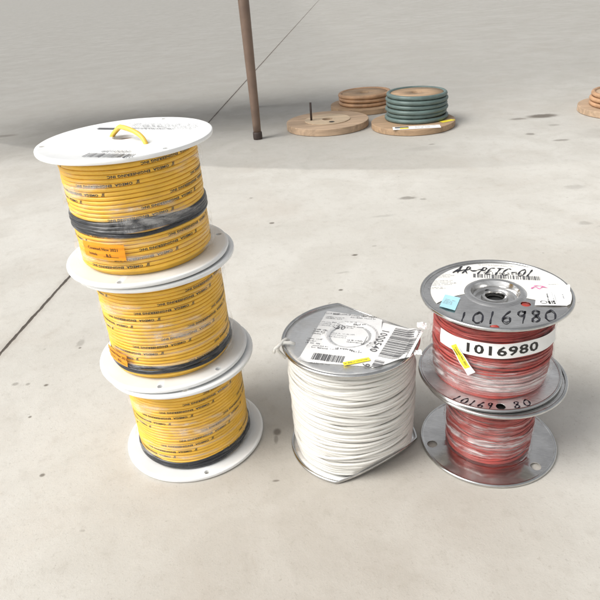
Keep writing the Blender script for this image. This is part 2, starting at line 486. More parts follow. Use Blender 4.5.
M['green'] = principled('green_cable', (.105, .15, .14), .45, var=.15, vscale=30)
M['tan'] = principled('tan_cable', (.42, .25, .14), .5, var=.25, vscale=20)
M['leg'] = principled('brown_enamel', (.17, .115, .085), .42, var=.15, vscale=15)
M['foot'] = principled('rubber_foot', (.045, .03, .025), .6)
M['tabletop'] = principled('table_laminate', (.36, .30, .24), .5, var=.08)

# ------------------------------------------------------------------ the setting
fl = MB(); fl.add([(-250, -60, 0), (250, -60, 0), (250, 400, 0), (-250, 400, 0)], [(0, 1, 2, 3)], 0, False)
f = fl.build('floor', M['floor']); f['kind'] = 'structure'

# ------------------------------------------------------------------ yellow cable spools on white plastic reels
OR, OH, OB = .0905, .1339, .0715
def plastic_flange(z0, z1, R, hole=.0125):
    b = .0016
    prof = [(hole, z0), (R - b, z0), (R - .3 * b, z0 + .3 * b), (R, z0 + b), (R, z1 - b), (R - .3 * b, z1 - .3 * b), (R - b, z1),
            (R * .955, z1), (R * .945, z1 - .0004), (hole + .012, z1 - .0004), (hole + .010, z1), (hole + .001, z1), (hole, z1 - .001)]
    mb = MB(); mb.lathe(prof, 128); return mb

def cable_wave(seed):
    def zw(t, th, z):
        edge = min(1, max(0, (z - .006) / .012), max(0, (.128 - z) / .012))
        return edge * (.0014 * math.sin(th + seed) + .0011 * math.sin(2 * th + 1.3 * seed) + .0009 * noise.noise((math.cos(th) * 1.5 + seed, math.sin(th) * 1.5, t * .25)))
    return zw
def yellow_spool(idx, loc, rz, label, band, sticker, top_print=False, hole_angles=()):
    t = thing('cable_spool', label, 'cable spool', loc, rz, 'yellow cable spools stacked on each other')
    TH = .0055; HH = OH - .0012
    q = random.Random(idx * 7 + 3)
    flb = plastic_flange(.0006, TH, OR).build('flange', M['hdpe'], t)
    ft = plastic_flange(HH - TH + .0006, HH, OR); 
    mats = [M['hdpe'], M['greyink'], M['paleink'], M['ink']]
    flt = ft.build('flange', M['hdpe'], t)
    hs = [(.0825 * math.sin(R_(a)), -.0825 * math.cos(R_(a)), .0033) for a in hole_angles]
    punch(flb, hs, -.01, .02); punch(flt, [(-x * .98, y * .98, r) for x, y, r in hs[:0]] + [(.0825 * math.sin(R_(a + 60)), .0825 * math.cos(R_(a + 60)), .0033) for a in hole_angles], HH - .02, HH + .01)
    co = MB(); co.lathe([(.0125, TH - .001), (.034, TH - .001), (.034, HH - TH + .001), (.0125, HH - TH + .001)], 64)
    co.build('core', M['bore'], t)
    # wound flat twin cable, with its printing
    w = MB(); z0, z1 = TH + .0049, HH - TH - .0046; turns = 13; zw = cable_wave(idx * 2.1)
    pitch = (z1 - z0) / turns
    rw = lambda t_, th: .0005 * noise.noise((math.cos(th) * 2, math.sin(th) * 2, t_ * 1.1 + idx))
    for half in (-.25, .25):        # twin flat cable: two ridges to a turn
        helix(w, OB - .0018, z0 + half * pitch, z1 + half * pitch, turns, .0022, pitch * .246, 130, 10, 2.6, zw, rw)
    w.lathe([(.034, z0 - .002), (OB - .003, z0 - .004), (OB - .003, z1 + .004), (.034, z1 + .004)], 64, 0)
    w.v = [(x, y, min(max(z, TH + .0002), HH - TH - .0001)) for x, y, z in w.v]
    RT = OB + .0009
    txt = text_geo("JJ'  OMEGA  ENGINEERING INC", .0034, 1.08, .045, 1.36)
    per = (2 * PI * RT + (.033 if idx != 2 else .027)) / 3
    tot = turns * 2 * PI * RT; s = .03 + .05 * idx
    while s < tot - .1:
        tt = s / (2 * PI * RT)
        def fn(u, v, s=s):
            ss = s + u; th = ss / RT; ti = th / (2 * PI)
            z = z0 + (z1 - z0) * ti / turns; z += zw(ti, th, z)
            r = OB + .0004 + rw(ti, th)
            return (r * math.sin(th), -r * math.cos(th), z + v + pitch * .25)
        a = (s / RT) % (2 * PI)
        if R_(72) < a < R_(288):
            g = ([(-u, -v) for u, v in txt[0]], txt[1])
            w.mapped(g, fn, 1)
        s += per + q.uniform(-.003, .003)
    w.v = [(-x, -y, z) for x, y, z in w.v]          # the loose ends of the cable lie at the back
    w.build('winding', [M['yellow'], M['ink']], t)
    # black cable wound over the yellow
    bz, bh, bt = band; bh *= .8
    b = MB()
    k = max(3, int(bh / .0036))
    for i in range(k):
        zc = bz + (i - (k - 1) / 2) * bh / k
        pts = []
        p1 = q.uniform(0, 6)
        for j in range(140):
            th = 2 * PI * j / 140
            z = zc + bt * math.sin(th + .6) + .0011 * math.sin(2 * th + p1) + .0007 * math.sin(5 * th + p1)
            r = OB - .0001 + .0007 * noise.noise((math.cos(th) * 3, math.sin(th) * 3, i * 2.3 + idx))
            pts.append((r * math.sin(th), -r * math.cos(th), max(z, TH + .0026)))
        b.tube(pts, .0024, 8, 0, True)
    b.build('black_cable', M['black'], t, label='black cable bound round the yellow winding')
    # counting sticker
    if sticker:
        th, z, sw, sh, tilt = sticker
        s_ = MB(); RS = lambda a, zz: OB + .0060 + .0003 * math.sin(zz * 800)
        s_.mapped(rect(-sw / 2, -sh / 2, sw / 2, sh / 2, 20, 6), cyl(RS, R_(th), z, 1, tilt), 0)
        RI = lambda a, zz: RS(a, zz) + .0003
        s_.mapped(xf(text_geo('Counted Nov 2021', sh * .27, 1.0, .012), 0, sh * .17), cyl(RI, R_(th), z, 1, tilt), 1)
        s_.mapped(xf(text_geo('Initials', sh * .25, 1.0, .012), -sw * .24, -sh * .2), cyl(RI, R_(th), z, 1, tilt), 1)
        s_.mapped(xf(rect(-.0075, -.0002, .0095, .0002, 6, 1), sw * .16, -sh * .32), cyl(RI, R_(th), z, 1, tilt), 1)
        s_.mapped(xf(text_geo('B.S', sh * .27, 1.0, .01), sw * .14, -sh * .2), cyl(RI, R_(th), z, 1, tilt), 1)
        s_.build('sticker', [M['orange'], M['ink']], t, label='orange counting sticker')
    fm = film(OB + .0046, TH + .001, HH - TH - .001, .0012, idx * 3.1,
              extra=lambda a, z: .0004 * math.exp(-((z - bz) / (bh * .6)) ** 2) if idx == 0 else 0)
    fm.build('wrap_film', M['film'], t)
    return t, flt, HH

SY = [(-.1662, .6382), (-.1622, .6400), (-.1542, .6366)]
def face(x, y): return math.atan2(-x, y)
rzL = face(*SY[0])
yellow_spool(2, (SY[2][0], SY[2][1], 0), face(*SY[2]), 'spool of yellow printed cable standing on the floor, lowest of the leaning yellow stack', (.0125, .011, 0), None, hole_angles=(2, 122, 242))
yellow_spool(1, (SY[1][0] + .001, SY[1][1], OH), face(*SY[1]), 'middle spool of the yellow stack with an orange sticker low on its left side', (.0185, .012, .001), (-57, .034, .034, .0165, -.12), hole_angles=(-17, 32, 150))
t0, ftop, HH = yellow_spool(0, (SY[0][0] - .0005, SY[0][1], 2 * OH), rzL, 'top spool of the yellow stack with a wire loop through its white flange', (.058, .019, -.001), (-36, .0362, .0495, .0170, -.05), hole_angles=(95, 215, 335))
# the print on the top flange, part of that flange
pm = MB(); q = random.Random(5); zt = HH + .0004
pm.mapped(barcode(.052, .012, q), flat(zt, -.0180, -.0735, R_(-36)), 0)
pm.build('barcode', M['greyink'], ftop); pm = MB()
pm.mapped(text_geo('1000139', .0085, 1.1, .01), flat(zt, -.0115, -.0610, R_(-36 + 180)), 1)
pm.build('serial_number', [M['greyink'], M['paleink']], ftop); pm = MB()
pm.mapped(fine_print(.105, .026, 5, q, .9), flat(zt, .034, .030, R_(-37 + 180)), 2)
pm.mapped(fine_print(.07, .006, 1, q, .95), flat(zt, .022, .024, R_(-37 + 180)), 0)
pm.mapped(join2(rect(-.011, -.003, .011, .003), ), flat(zt, -.0185, .0525, R_(-37)), 0)
pm.mapped(join2(xf(fine_print(.030, .006, 1, q), -.02, 0)), flat(zt + .0002, .012, .044, R_(-37 + 180)), 0)
pm.build('printed_text', [M['greyink'], M['paleink'], M['paleink']], ftop)
lp = MB(); a, b = Vector((-.0148, .0098, HH - .004)), Vector((.0177, -.0441, HH - .004))
pts = []
for i in range(33):
    u = i / 32; hh = .0165 * (math.sin(PI * u) ** .62)
    pts.append(a.lerp(b, u) + Vector((.002 * math.sin(u * 9), 0.002 * math.sin(u * 5), hh)))
lp.tube(pts, .0024, 10)
lp.build('wire_loop', M['loop'], t0)

# ------------------------------------------------------------------ spool of white wire on a dented steel reel
WX, WY, WR, WH = .0549, .5988, .0812, .1603
tw = thing('wire_spool', 'large spool of white wire on a dented steel reel with paper labels on top', 'wire spool', (WX, WY, 0), face(WX, WY))
def smooth(x, a, b):
    t = min(1, max(0, (x - a) / (b - a))); return t * t * (3 - 2 * t)
def dent_top(x, y, z):
    d = .634 * x + .773 * y - .052
    if d > 0:
        x -= .634 * d * .55; y -= .773 * d * .55; z -= d * .36
    return x, y, z
def dent_bot(x, y, z):
    d = .588 * x - .809 * y - .049
    if d > 0:
        x -= .588 * d * .60; y += .809 * d * .60; z += d * .22
    return x, y, z
def steel_flange(zd, R, up, warp=None, hub=True, th=.0009, rr=.0022, hole=.010, bore=.02, sgn=1):
    """pressed sheet flange; zd sheet level, rolled rim; sgn +1 outer face up"""
    mb = MB()
    pr = [(R - .003, zd), (R * .86, zd), (R * .84, zd - .0004 * sgn), (.034, zd), (.0315, zd + .0016 * sgn), (.029, zd + .0020 * sgn), (.0265, zd + .0014 * sgn)]
    if hub:
        pr += [(.0248, zd - .002 * sgn), (.0238, zd - .0058 * sgn), (.0215, zd - .0072 * sgn), (.0150, zd - .0072 * sgn), (.0138, zd - .0040 * sgn), (.0122, zd - .0032 * sgn), (.0108, zd - .0040 * sgn), (hole, zd - .0065 * sgn), (hole, zd - bore * sgn)]
    else:
        pr += [(.02, zd), (hole, zd), (hole, zd - bore * sgn)]
    back = [(r - (0 if k > 6 else 0), z - th * sgn) for k, (r, z) in enumerate(pr)]
    prof = pr + [(r + (.0008 if r < .013 else 0), z - th * sgn) for r, z in reversed(pr)]
    mb.lathe(prof, 144, 0, True, warp)
    rim = []
    for k in range(12):
        a = 2 * PI * k / 12; rim.append((R - rr + rr * math.cos(a), zd + (rr * .12) * sgn + rr * math.sin(a)))
    m2 = MB(); m2.lathe(rim, 144, 0, True, warp)
    return mb, m2
def put_flange(parts, mat, parent, label=None):
    o = parts[0].build('flange', M[mat], parent, label=label)
    parts[1].build('rim', M['rim'], o)
    return o
zd_t = WH - .0025; zd_b = .0025
tf = put_flange(steel_flange(zd_t, WR, 1, dent_top, False, hole=.012, bore=.02), 'galv', tw, label='top steel flange with its back right edge bent')
bf = put_flange(steel_flange(zd_b, WR, 1, dent_bot, False, hole=.012, bore=.002, sgn=-1), 'galv', tw, label='bottom steel flange with its front right edge bent up')
co = MB(); co.lathe([(.013, .004), (.045, .004), (.045, zd_t - .002), (.013, zd_t - .002)], 48); co.build('core', M['galv'], tw)
def wlift(th, z, r):
    k = max(0, math.cos(th - R_(36)))                      # towards the bent front right edge of the bottom flange
    if k > .05:
        lim = .0555 / k + max(0, z - .010) * .9
        if r > lim: r = lim - .0006 + (r - lim) * .10
    d = max(0, .588 * r * math.sin(th) + .809 * r * math.cos(th) - .040); z += d * .22 * max(0, 1 - z / .05)
    d = max(0, .634 * r * math.sin(th) - .773 * r * math.cos(th) - .046); z -= d * .50 * max(0, 1 - (WH - z) / .05)
    return r, z
ww = MB()
rings(ww, .0695, .0062, zd_t - .0030, 42, .0020, .0015, 3, seg=130, ms=8, bulge=.0012, lift=wlift, rj=.0004)
rings(ww, .0716, .0080, zd_t - .0046, 40, .00195, .0070, 8, seg=130, ms=8, bulge=.0016, lift=wlift, rj=.0007)
rings(ww, .0734, .020, zd_t - .010, 20, .00185, .0140, 15, seg=130, ms=8, bulge=.0010, lift=wlift, rj=.0006)
ww.lathe([(.045, .005), (.046, .006), (.0675, .046), (.0675, zd_t - .022), (.060, zd_t - .004), (.045, zd_t - .004)], 64)
ww.build('winding', M['whitewire'], tw)
# papers on the top
def ztop(off):
    def f(x, y):
        r = math.hypot(x, y)
        z = zd_t + .0024 * math.exp(-((r - .0288) / .0034) ** 4) + .0036 * smooth(r, .068, .0775) - .004 * smooth(r, .081, .095)
        d = max(0, .634 * x + .773 * y - .052); z -= d * .30
        return z + off + .0003 + .0003 * noise.noise((x * 60, y * 60, 0))
    return f
q = random.Random(21)
lb = MB()
A_, B_, C_, D_ = (-.0597, -.0485), (.0290, -.0640), (.0400, .0370), (-.0276, .0620)
ident = lambda z: flat(z)
lb.mapped(quad_sheet(A_, B_, C_, D_, 40), ident(ztop(.0002)), 0)
rot = R_(-11)
def pr(g, x, y, a=rot, m=1, off=.0006): lb.mapped(g, flat(ztop(off), x, y, a), m)
pr(barcode(.036, .013, q), -.0255, -.0435, R_(-15))
pr(fine_print(.03, .004, 1, q), -.032, -.0545, R_(-14))
pr(fine_print(.052, .0045, 1, q), -.012, -.0285, R_(-14))
for k, (x, y, w, h, l) in enumerate([(-.006, .051, .05, .006, 1), (-.0165, .043, .026, .007, 2), (.018, .042, .032, .009, 2), (-.027, .030, .018, .012, 3), (-.034, .012, .020, .014, 3),
                                     (-.040, -.008, .022, .014, 3), (-.006, .030, .030, .004, 1), (-.008, .020, .026, .010, 3), (.012, .021, .016, .008, 2), (-.010, .002, .028, .012, 3), (.006, -.012, .02, .008, 2), (-.0335, -.021, .022, .007, 2)]):
    pr(fine_print(w, h, l, q, .75), x, y, R_(-13), 1 if k % 3 else 2)
pr(join2(*[rect(-.004 + .0015 * k, -.0015, -.003 + .0015 * k, .0018) for k in range(5)]), -.016, .0525, rot)
for (x, y) in ((.020, .0455), (.029, .0425)):
    ring = ribbon([(.0026 * math.cos(a * .3), .0022 * math.sin(a * .3)) for a in range(22)], .0008); pr(ring, x, y)
pr(pen_text('A0', .007, .005, .006, .0007), -.010, .019); 
# slanted pen stroke and rotated letters by the right edge of the sheet
pr(ribbon([(0, 0), (.006, .016), (.012, .034)], .0006), .008, -.036, 0)
pr(fine_print(.012, .012, 3, q), .0185, -.018, R_(50))
lb.build('paper_label', [M['paper'], M['greyink'], M['paleink']], tw)
l2 = MB(); q = random.Random(4)
a2, b2, c2, d2 = (.0215, -.0660), (.0640, -.0520), (.0860, .0020), (.0405, .0275)
l2.mapped(quad_sheet(a2, b2, c2, d2, 30), ident(ztop(.0007)), 0)
ang = math.atan2(.0122 + .0369, .0432 - .0226)
l2.mapped(barcode(.064, .031, q, unit=.00075), flat(ztop(.0011), .0565, -.0205, ang), 1)
l2.mapped(text_geo('1000540', .0125, 1.12, .006), flat(ztop(.0011), .0335, -.0135, ang + PI), 1)
l2.mapped(text_geo('9', .0125, 1.0, .006), flat(ztop(.0011), .0160, -.0600, ang + PI), 1)
l2.mapped(barcode(.014, .011, q, unit=.0006), flat(ztop(.0011), .0290, -.0590, ang), 1)
l2.build('barcode_label', [M['paper'], M['greyink']], tw)
ys = MB(); ys.mapped(rect(-.0150, -.0032, .0150, .0032, 12, 2), flat(ztop(.0015), .0060, -.0535, R_(16)), 0)
ys.mapped(fine_print(.027, .0035, 1, q), flat(ztop(.0018), .0060, -.0535, R_(16)), 1)
ys.build('sticker', [M['yel_st'], M['greyink']], tw, label='yellow strip sticker')
def crumple(mb, c, sx, sy, sz, seed, n=16, mat=0):
    vs = []
    for j in range(n + 1):
        for i in range(n + 1):
            u, v = i / n - .5, j / n - .5
            k = Vector((u * 2.4 + seed, v * 2.4, seed))
            o = noise.noise_vector(k) * .8 + noise.noise_vector(k * 2.2) * .15
            vs.append((c[0] + sx * (u + .25 * o.x), c[1] + sy * (v + .25 * o.y), c[2] + sz * o.z))
    w = n + 1
    mb.add(vs, [(j * w + i, j * w + i + 1, (j + 1) * w + i + 1, (j + 1) * w + i) for j in range(n) for i in range(n)], mat)
for c_, sz_, sd_ in (((.0845, .0105, WH + .0030), (.010, .014, .003), 2.2), ((.0735, -.0405, WH - .000), (.008, .009, .003), 7.1)):
    ct = MB(); crumple(ct, c_, *sz_, sd_); ct.build('tape_end', M['paper'], tw, label='crumpled white tape end')
for c_, sz_, sd_ in (((.041, .031, zd_t + .003), (.009, .010, .002), 5.3), ((-.003, .0395, zd_t + .003), (.010, .012, .002), 9.3)):
    tg = MB(); crumple(tg, c_, *sz_, sd_); tg.build('torn_tape', M['hazefilm'], tw)
we = MB()
we.tube(spline([(-.066 + 0, 0, 0)[:2], (-.0660, -.0160)], 2) and [(-.064, -.0145, zd_t + .002), (-.069, -.0155, zd_t + .0045), (-.076, -.0168, WH + .003), (-.0825, -.0180, WH + .0015), (-.0840, -.0185, WH - .006), (-.0800, -.0175, WH - .013), (-.076, -.017, WH - .018)], .0021, 8)
we.tube([(-.0715, -.0085, WH + .001), (-.0745, -.0110, WH + .0042), (-.077, -.0150, WH + .0045), (-.0810, -.0215, WH + .003), (-.0865, -.0240, WH + .000), (-.0880, -.0250, WH - .005)], .0019, 8)
we.build('wire_end', M['whitewire'], tw)

# ------------------------------------------------------------------ two steel spools of red wire, stacked
SX, SYY, SR = .2212, .5782, .0825
def red_spool(name, label, loc, rz, H, RB, z_lo, z_hi, seed, holes_t, holes_b, fl_b='steel'):
    t = thing(name, label, 'wire spool', loc, rz, 'red wire spools stacked on each other')
    zt, zb = H - .0025, .0025
    a = put_flange(steel_flange(zt, SR, 1, None, True, bore=.0095), 'steel', t)
    b = put_flange(steel_flange(zb, SR, 1, None, False, bore=.001, sgn=-1), fl_b, t)
    punch(a, holes_t, zt - .02, zt + .02); punch(b, holes_b, zb - .02, zb + .02)
    bo = MB(); bo.lathe([(.0001, zt - .0120), (.0250, zt - .0120)], 24, 0, False); bo.build('bore', M['holeshade'], t)  # black disc set in the hub hole to paint its shade
    c = MB(); c.lathe([(.0255, .004), (.030, .004), (.030, zt - .0012), (.0255, zt - .0012)], 64); c.build('core', M['galv'], t)
    w = MB()
    rings(w, RB - .0022, z_lo, z_hi, 52, .0014, .0030, seed, seg=110, ms=6, bulge=.001, rj=.001)
    rings(w, RB, z_lo + .002, z_hi - .002, 30, .0014, .0070, seed + 1, seg=110, ms=6, bulge=.001, rj=.0008)
    w.lathe([(.030, z_lo - .001), (RB - .003, z_lo - .001), (RB - .003, z_hi + .001), (.030, z_hi + .001)], 64)
    w.build('winding', M['redwire'], t)
    return t, a, b, zt, zb
H2, H1 = .1052, .1045
def polar(r, deg): return (r * math.sin(R_(deg)), -r * math.cos(R_(deg)))
rS = face(SX, SYY)
lo, la, lbot, lzt, lzb = red_spool('wire_spool', 'lower steel spool of red wire in clear film, standing on the floor under the other', (SX, SYY, 0), rS, H2, .0490, .0055, H2 - .0065, 31,
    [polar(.069, 90) + (.0065,), polar(.069, 210) + (.0065,)], [(-.0644, -.0281, .0062), (.0578, -.037, .0062), (.006, .069, .0062)])
film(lambda z: .0535 + .004 * smooth(z, .07, .10), .0045, H2 - .005, .0022, 4.4).build('wrap_film', M['hazefilm'], lo)
UX, UY = SX - .0035, SYY + .0085
rU = face(UX, UY)
up, ua, ub, uzt, uzb = red_spool('wire_spool', 'upper steel spool of red wire with number written on its labelled top flange', (UX, UY, H2 - .0024), rU, H1 + .003, .0640, .0055, H1 - .0040, 47,
    [(.0321, -.0211, .0052), (.0023, -.0745, .0046), (-.0088, .0166, .0028)], [(.0167, -.0716, .0052), (-.066, .03, .0052)], fl_b='galv')
film(lambda z: .0680 - .003 * smooth(z, .085, .1), .0045, H1 - .006, .0020, 9.9,
     extra=lambda a, z: .011 * math.exp(-((a - R_(290)) / .35) ** 2) * (0.5 + noise.noise((a * 7, z * 60, 1))) * smooth(z, .1, .05)).build('wrap_film', M['redfilm'], up)
hz = film(lambda z: .0694, .014, .041, .0014, 5.5, nz=24); hz.build('film_band', M['bandfilm'], up, label='whitish band of stretched film')
# floor-side scraps of film trapped between the two flanges at the left
sc = MB()
vs = []; n1 = 34
for j in range(14):
    for i in range(n1):
        a = R_(-88 + 62 * i / (n1 - 1)); f_ = j / 13
        r = .060 + .018 * f_ + .004 * noise.noise((a * 9, f_ * 4, 2)); z = .0062 + .030 * (1 - f_) ** 2 + .007 * abs(noise.noise((a * 12, f_ * 7, 8)))
        vs.append((r * math.sin(a), -r * math.cos(a), z))
sc.add(vs, [(j * n1 + i, j * n1 + i + 1, (j + 1) * n1 + i + 1, (j + 1) * n1 + i) for j in range(13) for i in range(n1 - 1)])
sc.build('loose_film', M['redfilm'], up)
s2 = MB(); vs = []
for j in range(14):
    for i in range(n1):
        a = R_(-78 + 60 * i / (n1 - 1)); f_ = j / 13
        r = .050 + .026 * f_ + .004 * noise.noise((a * 9, f_ * 4, 5)); z = H2 - .008 - .016 * f_ - .010 * abs(noise.noise((a * 10, f_ * 6, 3)))
        vs.append((r * math.sin(a), -r * math.cos(a), z))
s2.add(vs, [(j * n1 + i, j * n1 + i + 1, (j + 1) * n1 + i + 1, (j + 1) * n1 + i) for j in range(13) for i in range(n1 - 1)])
s2.build('loose_film', M['redfilm'], lo)
# hand-written number on the top flange
zf = uzt + .0004
pn = MB()
pn.mapped(pen_text('1016980', .023, .0140, .0146, .0021), flat(zf, .0150, -.0515, R_(14)), 0)
pn.build('handwriting', M['pen'], ua)
p2 = MB(); zm = uzb + .0013
p2.mapped(pen_text('10169', .0110, .0075, .0090, .0019), arc(zm, .0738, R_(-9)), 0)
p2.build('handwriting', M['pen'], ub); p2 = MB()
p2.mapped(pen_text('80', .0105, .0095, .012, .0019), arc(zm, .0733, R_(33)), 0)
p2.build('handwriting', M['pen'], ub)
pl_ = MB(); pl_.lathe([(.0001, -.001), (.0050, -.001), (.0050, .0006), (.0040, .0012), (.0001, .0013)], 20, 0, False)
pl_.build('wire_plug', M['redwire'], ua, (.0321, -.0211, uzt - .002), label='red wire showing in the flange hole')
w2 = MB(); w2.tube([(-.004, 0, -.0025), (-.002, 0, .0002), (.002, .0003, .0006), (.005, 0, -.002)], .0016, 8)
w2.build('wire_end', M['redwire'], ua, (.0023, -.0745, uzt))
# the big crescent paper label over the back of the top flange
def crescent(r_in, r_out, a0, a1, n=60, m=10):
    vs = []
    for i in range(n + 1):
        a = R_(a0 + (a1 - a0) * i / n)
        for j in range(m + 1):
            ri, ro = r_in(a), r_out(a); r = ri + (ro - ri) * j / m
            aa = a + R_(15) * (1 - i / n) ** 2 * j / m; vs.append((r * math.sin(aa), -r * math.cos(aa)))
    w = m + 1
    return vs, [(i * w + j, i * w + j + 1, (i + 1) * w + j + 1, (i + 1) * w + j) for i in range(n) for j in range(m)]
def zlab(off):
    return lambda x, y: uzt + .0003 + off + .0034 * smooth(math.hypot(x, y), .0750, .0780) + .0002 * noise.noise((x * 70, y * 70, 1))
lab = MB(); q = random.Random(9)
lab.mapped(crescent(lambda a: .0325 + .0005 * math.sin(a * 3), lambda a: .0745 + .0012 * math.sin(a) * 3 - .0004 * smooth(-math.sin(a), .3, 1), 287, 76, 80, 12), flat(zlab(0)), 0)
zl = zlab(.0004)
ab = R_(9)
lab.mapped(barcode(.074, .0095, q, unit=.0009), flat(zl, .0105, .0395, R_(4)), 2)
lab.mapped(text_geo('SP10012540', .0066, 1.35, .01), flat(zl, .0060, .0480, R_(5)), 2)
lab.mapped(pen_text('AR-PETC-01', .0190, .0088, .0090, .0019, .3), flat(zlab(.0007), -.0030, .0515, R_(3)), 1)
lab.mapped(ribbon(spline([(-.046, -.003), (-.034, .003), (-.028, -.002), (-.02, .004), (-.014, -.001)], 5), .0018), flat(zlab(.0009), .0010, .0520, R_(5)), 1)
lab.mapped(fine_print(.045, .005, 2, q, .9), flat(zl, .0000, .0690, R_(3)), 3)
for (x, y, w, h, l) in ((-.058, .031, .022, .010, 3), (-.058, .013, .030, .014, 4), (-.062, -.001, .022, .006, 2), (.062, .030, .012, .003, 1)):
    lab.mapped(fine_print(w, h, l, q, .85), flat(zl, x, y, R_(14)), 3)
lab.build('paper_label', [M['cream'], M['pen'], M['greyink'], M['paleink']], ua)
bl = MB(); bl.mapped(quad_sheet((-.0560, -.0440), (-.0390, -.0500), (-.0360, -.0210), (-.0530, -.0160), 10), flat(zlab(.0006)), 0)
bl.mapped(fine_print(.013, .012, 4, q), flat(zlab(.0009), -.046, -.033, R_(-16)), 1)
bl.build('sticker', [M['blue'], M['paleink']], ua, label='pale blue sticker')
wt = MB(); wt.mapped(quad_sheet((.0410, -.0235), (.0760, -.0180), (.0775, .0250), (.0440, .0150), 12), flat(zlab(.0006)), 0)
zz = zlab(.0010)
wt.mapped(fine_print(.022, .004, 2, q), flat(zz, .0605, -.002, R_(95)), 2)
wt.mapped(fine_print(.016, .003, 1, q), flat(zz, .054, -.002, R_(95)), 1)
wt.mapped(fine_print(.016, .003, 1, q), flat(zz, .0695, .004, R_(95)), 2)
wt.mapped(ribbon([(.0032 * math.cos(a * .3), .0030 * math.sin(a * .3)) for a in range(22)], .0009), flat(zz, .0500, -.0155, 0), 1)
wt.mapped(join2(rect(-.003, -.0035, -.0008, .0035), rect(.0004, -.0035, .0012, .0035), rect(.0018, 0, .004, .0035), rect(.002, -.0035, .004, -.0012)), flat(zz, .0575, -.0145, R_(10)), 1)
wt.mapped(ribbon(spline([(-.009, -.001), (-.004, .003), (0, -.002), (.004, .003), (.009, 0)], 5), .0016), flat(zz, .046, .0165, R_(10)), 3)
wt.mapped(ribbon(spline([(-.006, .001), (0, .004), (.006, .002)], 5), .0014), flat(zz, .046, .0185, R_(-10)), 3)
wt.build('paper_tag', [M['paper'], M['ink'], M['paleink'], M['pink']], ua)
# number label and counting sticker on the wrapped wire
RL = lambda a, z: .0708 + .0005 * math.sin(a * 9) + .0004 * math.sin(z * 300)
RLt = lambda a, z: RL(a, z) + .0003
nl = MB(); LZ = .0735
nl.mapped(rect(-.074, -.0090, .072, .0090, 60, 6), cyl(RL, R_(10), LZ, 1, .035), 0)
nl.mapped(xf(text_geo('1016980', .0148, 1.08, .024, 1.46), 0.0015, 0.0003), cyl(RLt, R_(10), LZ, 1, .035), 1)
nl.build('number_label', [M['paper'], M['ink']], up)
st = MB(); RS2 = lambda a, z: .0722 + .0003 * math.sin(z * 400); RS3 = lambda a, z: RS2(a, z) + .0003
st.mapped(rect(-.0175, -.0050, .0200, .0050, 16, 4), cyl(RS2, R_(-23), .0565, 1, R_(-52)), 0)
st.mapped(rect(-.0172, -.0038, .0120, .0038, 16, 4), cyl(lambda a, z: RS2(a, z) + .0002, R_(-23), .0565, 1, R_(-52)), 1)
st.mapped(xf(text_geo('Counted Nov 2021', .0030, 1.0, .01), -.0028, .0014), cyl(lambda a, z: RS2(a, z) + .0005, R_(-23), .0565, 1, R_(-52)), 2)
st.mapped(xf(text_geo('Initials', .0030, 1.0, .01), -.0088, -.0020), cyl(lambda a, z: RS2(a, z) + .0005, R_(-23), .0565, 1, R_(-52)), 2)
st.build('sticker', [M['paper'], M['yel_st'], M['ink']], up, label='small tilted yellow and white sticker')

# ------------------------------------------------------------------ wooden reels in the background
def ply_disc(R, z0, z1, hole=.02, seg=96):
    mb = MB(); b = .0012
    mb.lathe([(hole, z0), (R - b, z0), (R, z0 + b), (R, z1 - b), (R - b, z1), (hole, z1)], seg, 0, True, None, False)
    return mb
r1 = thing('wooden_reel', 'empty plywood reel flange lying flat with a thin black rod standing in it', 'wooden reel', (.163, 2.372, 0))
d1 = ply_disc(.158, .001, .026).build('flange', M['ply'], r1)
h1 = MB(); h1.lathe([(.0205, .0262), (.088, .0262), (.088, .0285), (.087, .0290), (.0205, .0290)], 72, 0, True, None, False); hb = h1.build('hub_disc', M['plypale'], r1)
dk = MB(); dk.lathe([(.0001, .0015), (.0199, .0015)], 24, 0, False); dk.build('bore', M['holeshade'], r1)  # black disc painting the shade at the bottom of the hole
sl = MB(); sl.lathe([(.0001, .0293), (.011, .0293)], 20, 0, False); sl.build('bolt_hole_shade', M['holeshade'], r1, (.012, -.055, 0))  # flat black disc, painted shade in place of a cut hole
ro = MB(); ro.tube([(-.062, .0, .028), (-.062, .0, .06), (-.062, .0, .095)], .0042, 10); ro.build('rod', M['foot'], r1)

def full_reel(label, loc, R, rc, rb, turns, mcoil, mwood, seed, rz=0.0, off=(0, 0)):
    t = thing('wooden_reel', label, 'wooden reel', loc, rz, 'wooden cable reels at the back')
    ply_disc(R, .001, .022).build('flange', mwood, t)
    top = .022 + turns * rc * 2
    b = MB(); b.lathe([(.02, .0215), (rb - rc * 1.2, .0215), (rb - rc * 1.2, top - .004), (.02, top - .004)], 48, warp=lambda x, y, z: (x + off[0], y + off[1], z)); b.build('core', mwood, t)
    c = MB(); q = random.Random(seed)
    for i in range(turns):
        pts = []
        ph = q.uniform(0, 6); rr = rb + q.uniform(-.004, .004)
        for k in range(72):
            a = 2 * PI * k / 72
            pts.append((off[0] + rr * math.sin(a), off[1] - rr * math.cos(a), .0222 + rc * (2 * i + 1) + (.0015 * math.sin(a + ph) if i else 0)))
        c.tube(pts, rc, 10, 0, True)
    c.build('cable_coil', mcoil, t)
    return t
r2 = full_reel('plywood reel holding thick green cable with a white label on its base', (.472, 2.266, 0), .153, .0080, .106, 6, M['green'], M['plyb'], 2, off=(.02, .036))
ll = MB(); q = random.Random(8)
ll.mapped(rect(-.082, -.024, .084, .020, 4, 2), flat(.0226, -.012, -.116, R_(-7)), 0)
ll.mapped(rect(-.074, -.004, -.026, .016), flat(.0230, -.012, -.116, R_(-7)), 2)
ll.mapped(join2(fine_print(.08, .034, 4, q), ), flat(.0230, .024, -.120, R_(-7)), 1)
ll.mapped(rect(-.015, -.007, .015, .007), flat(.0232, -.055, -.120, R_(-7)), 3)
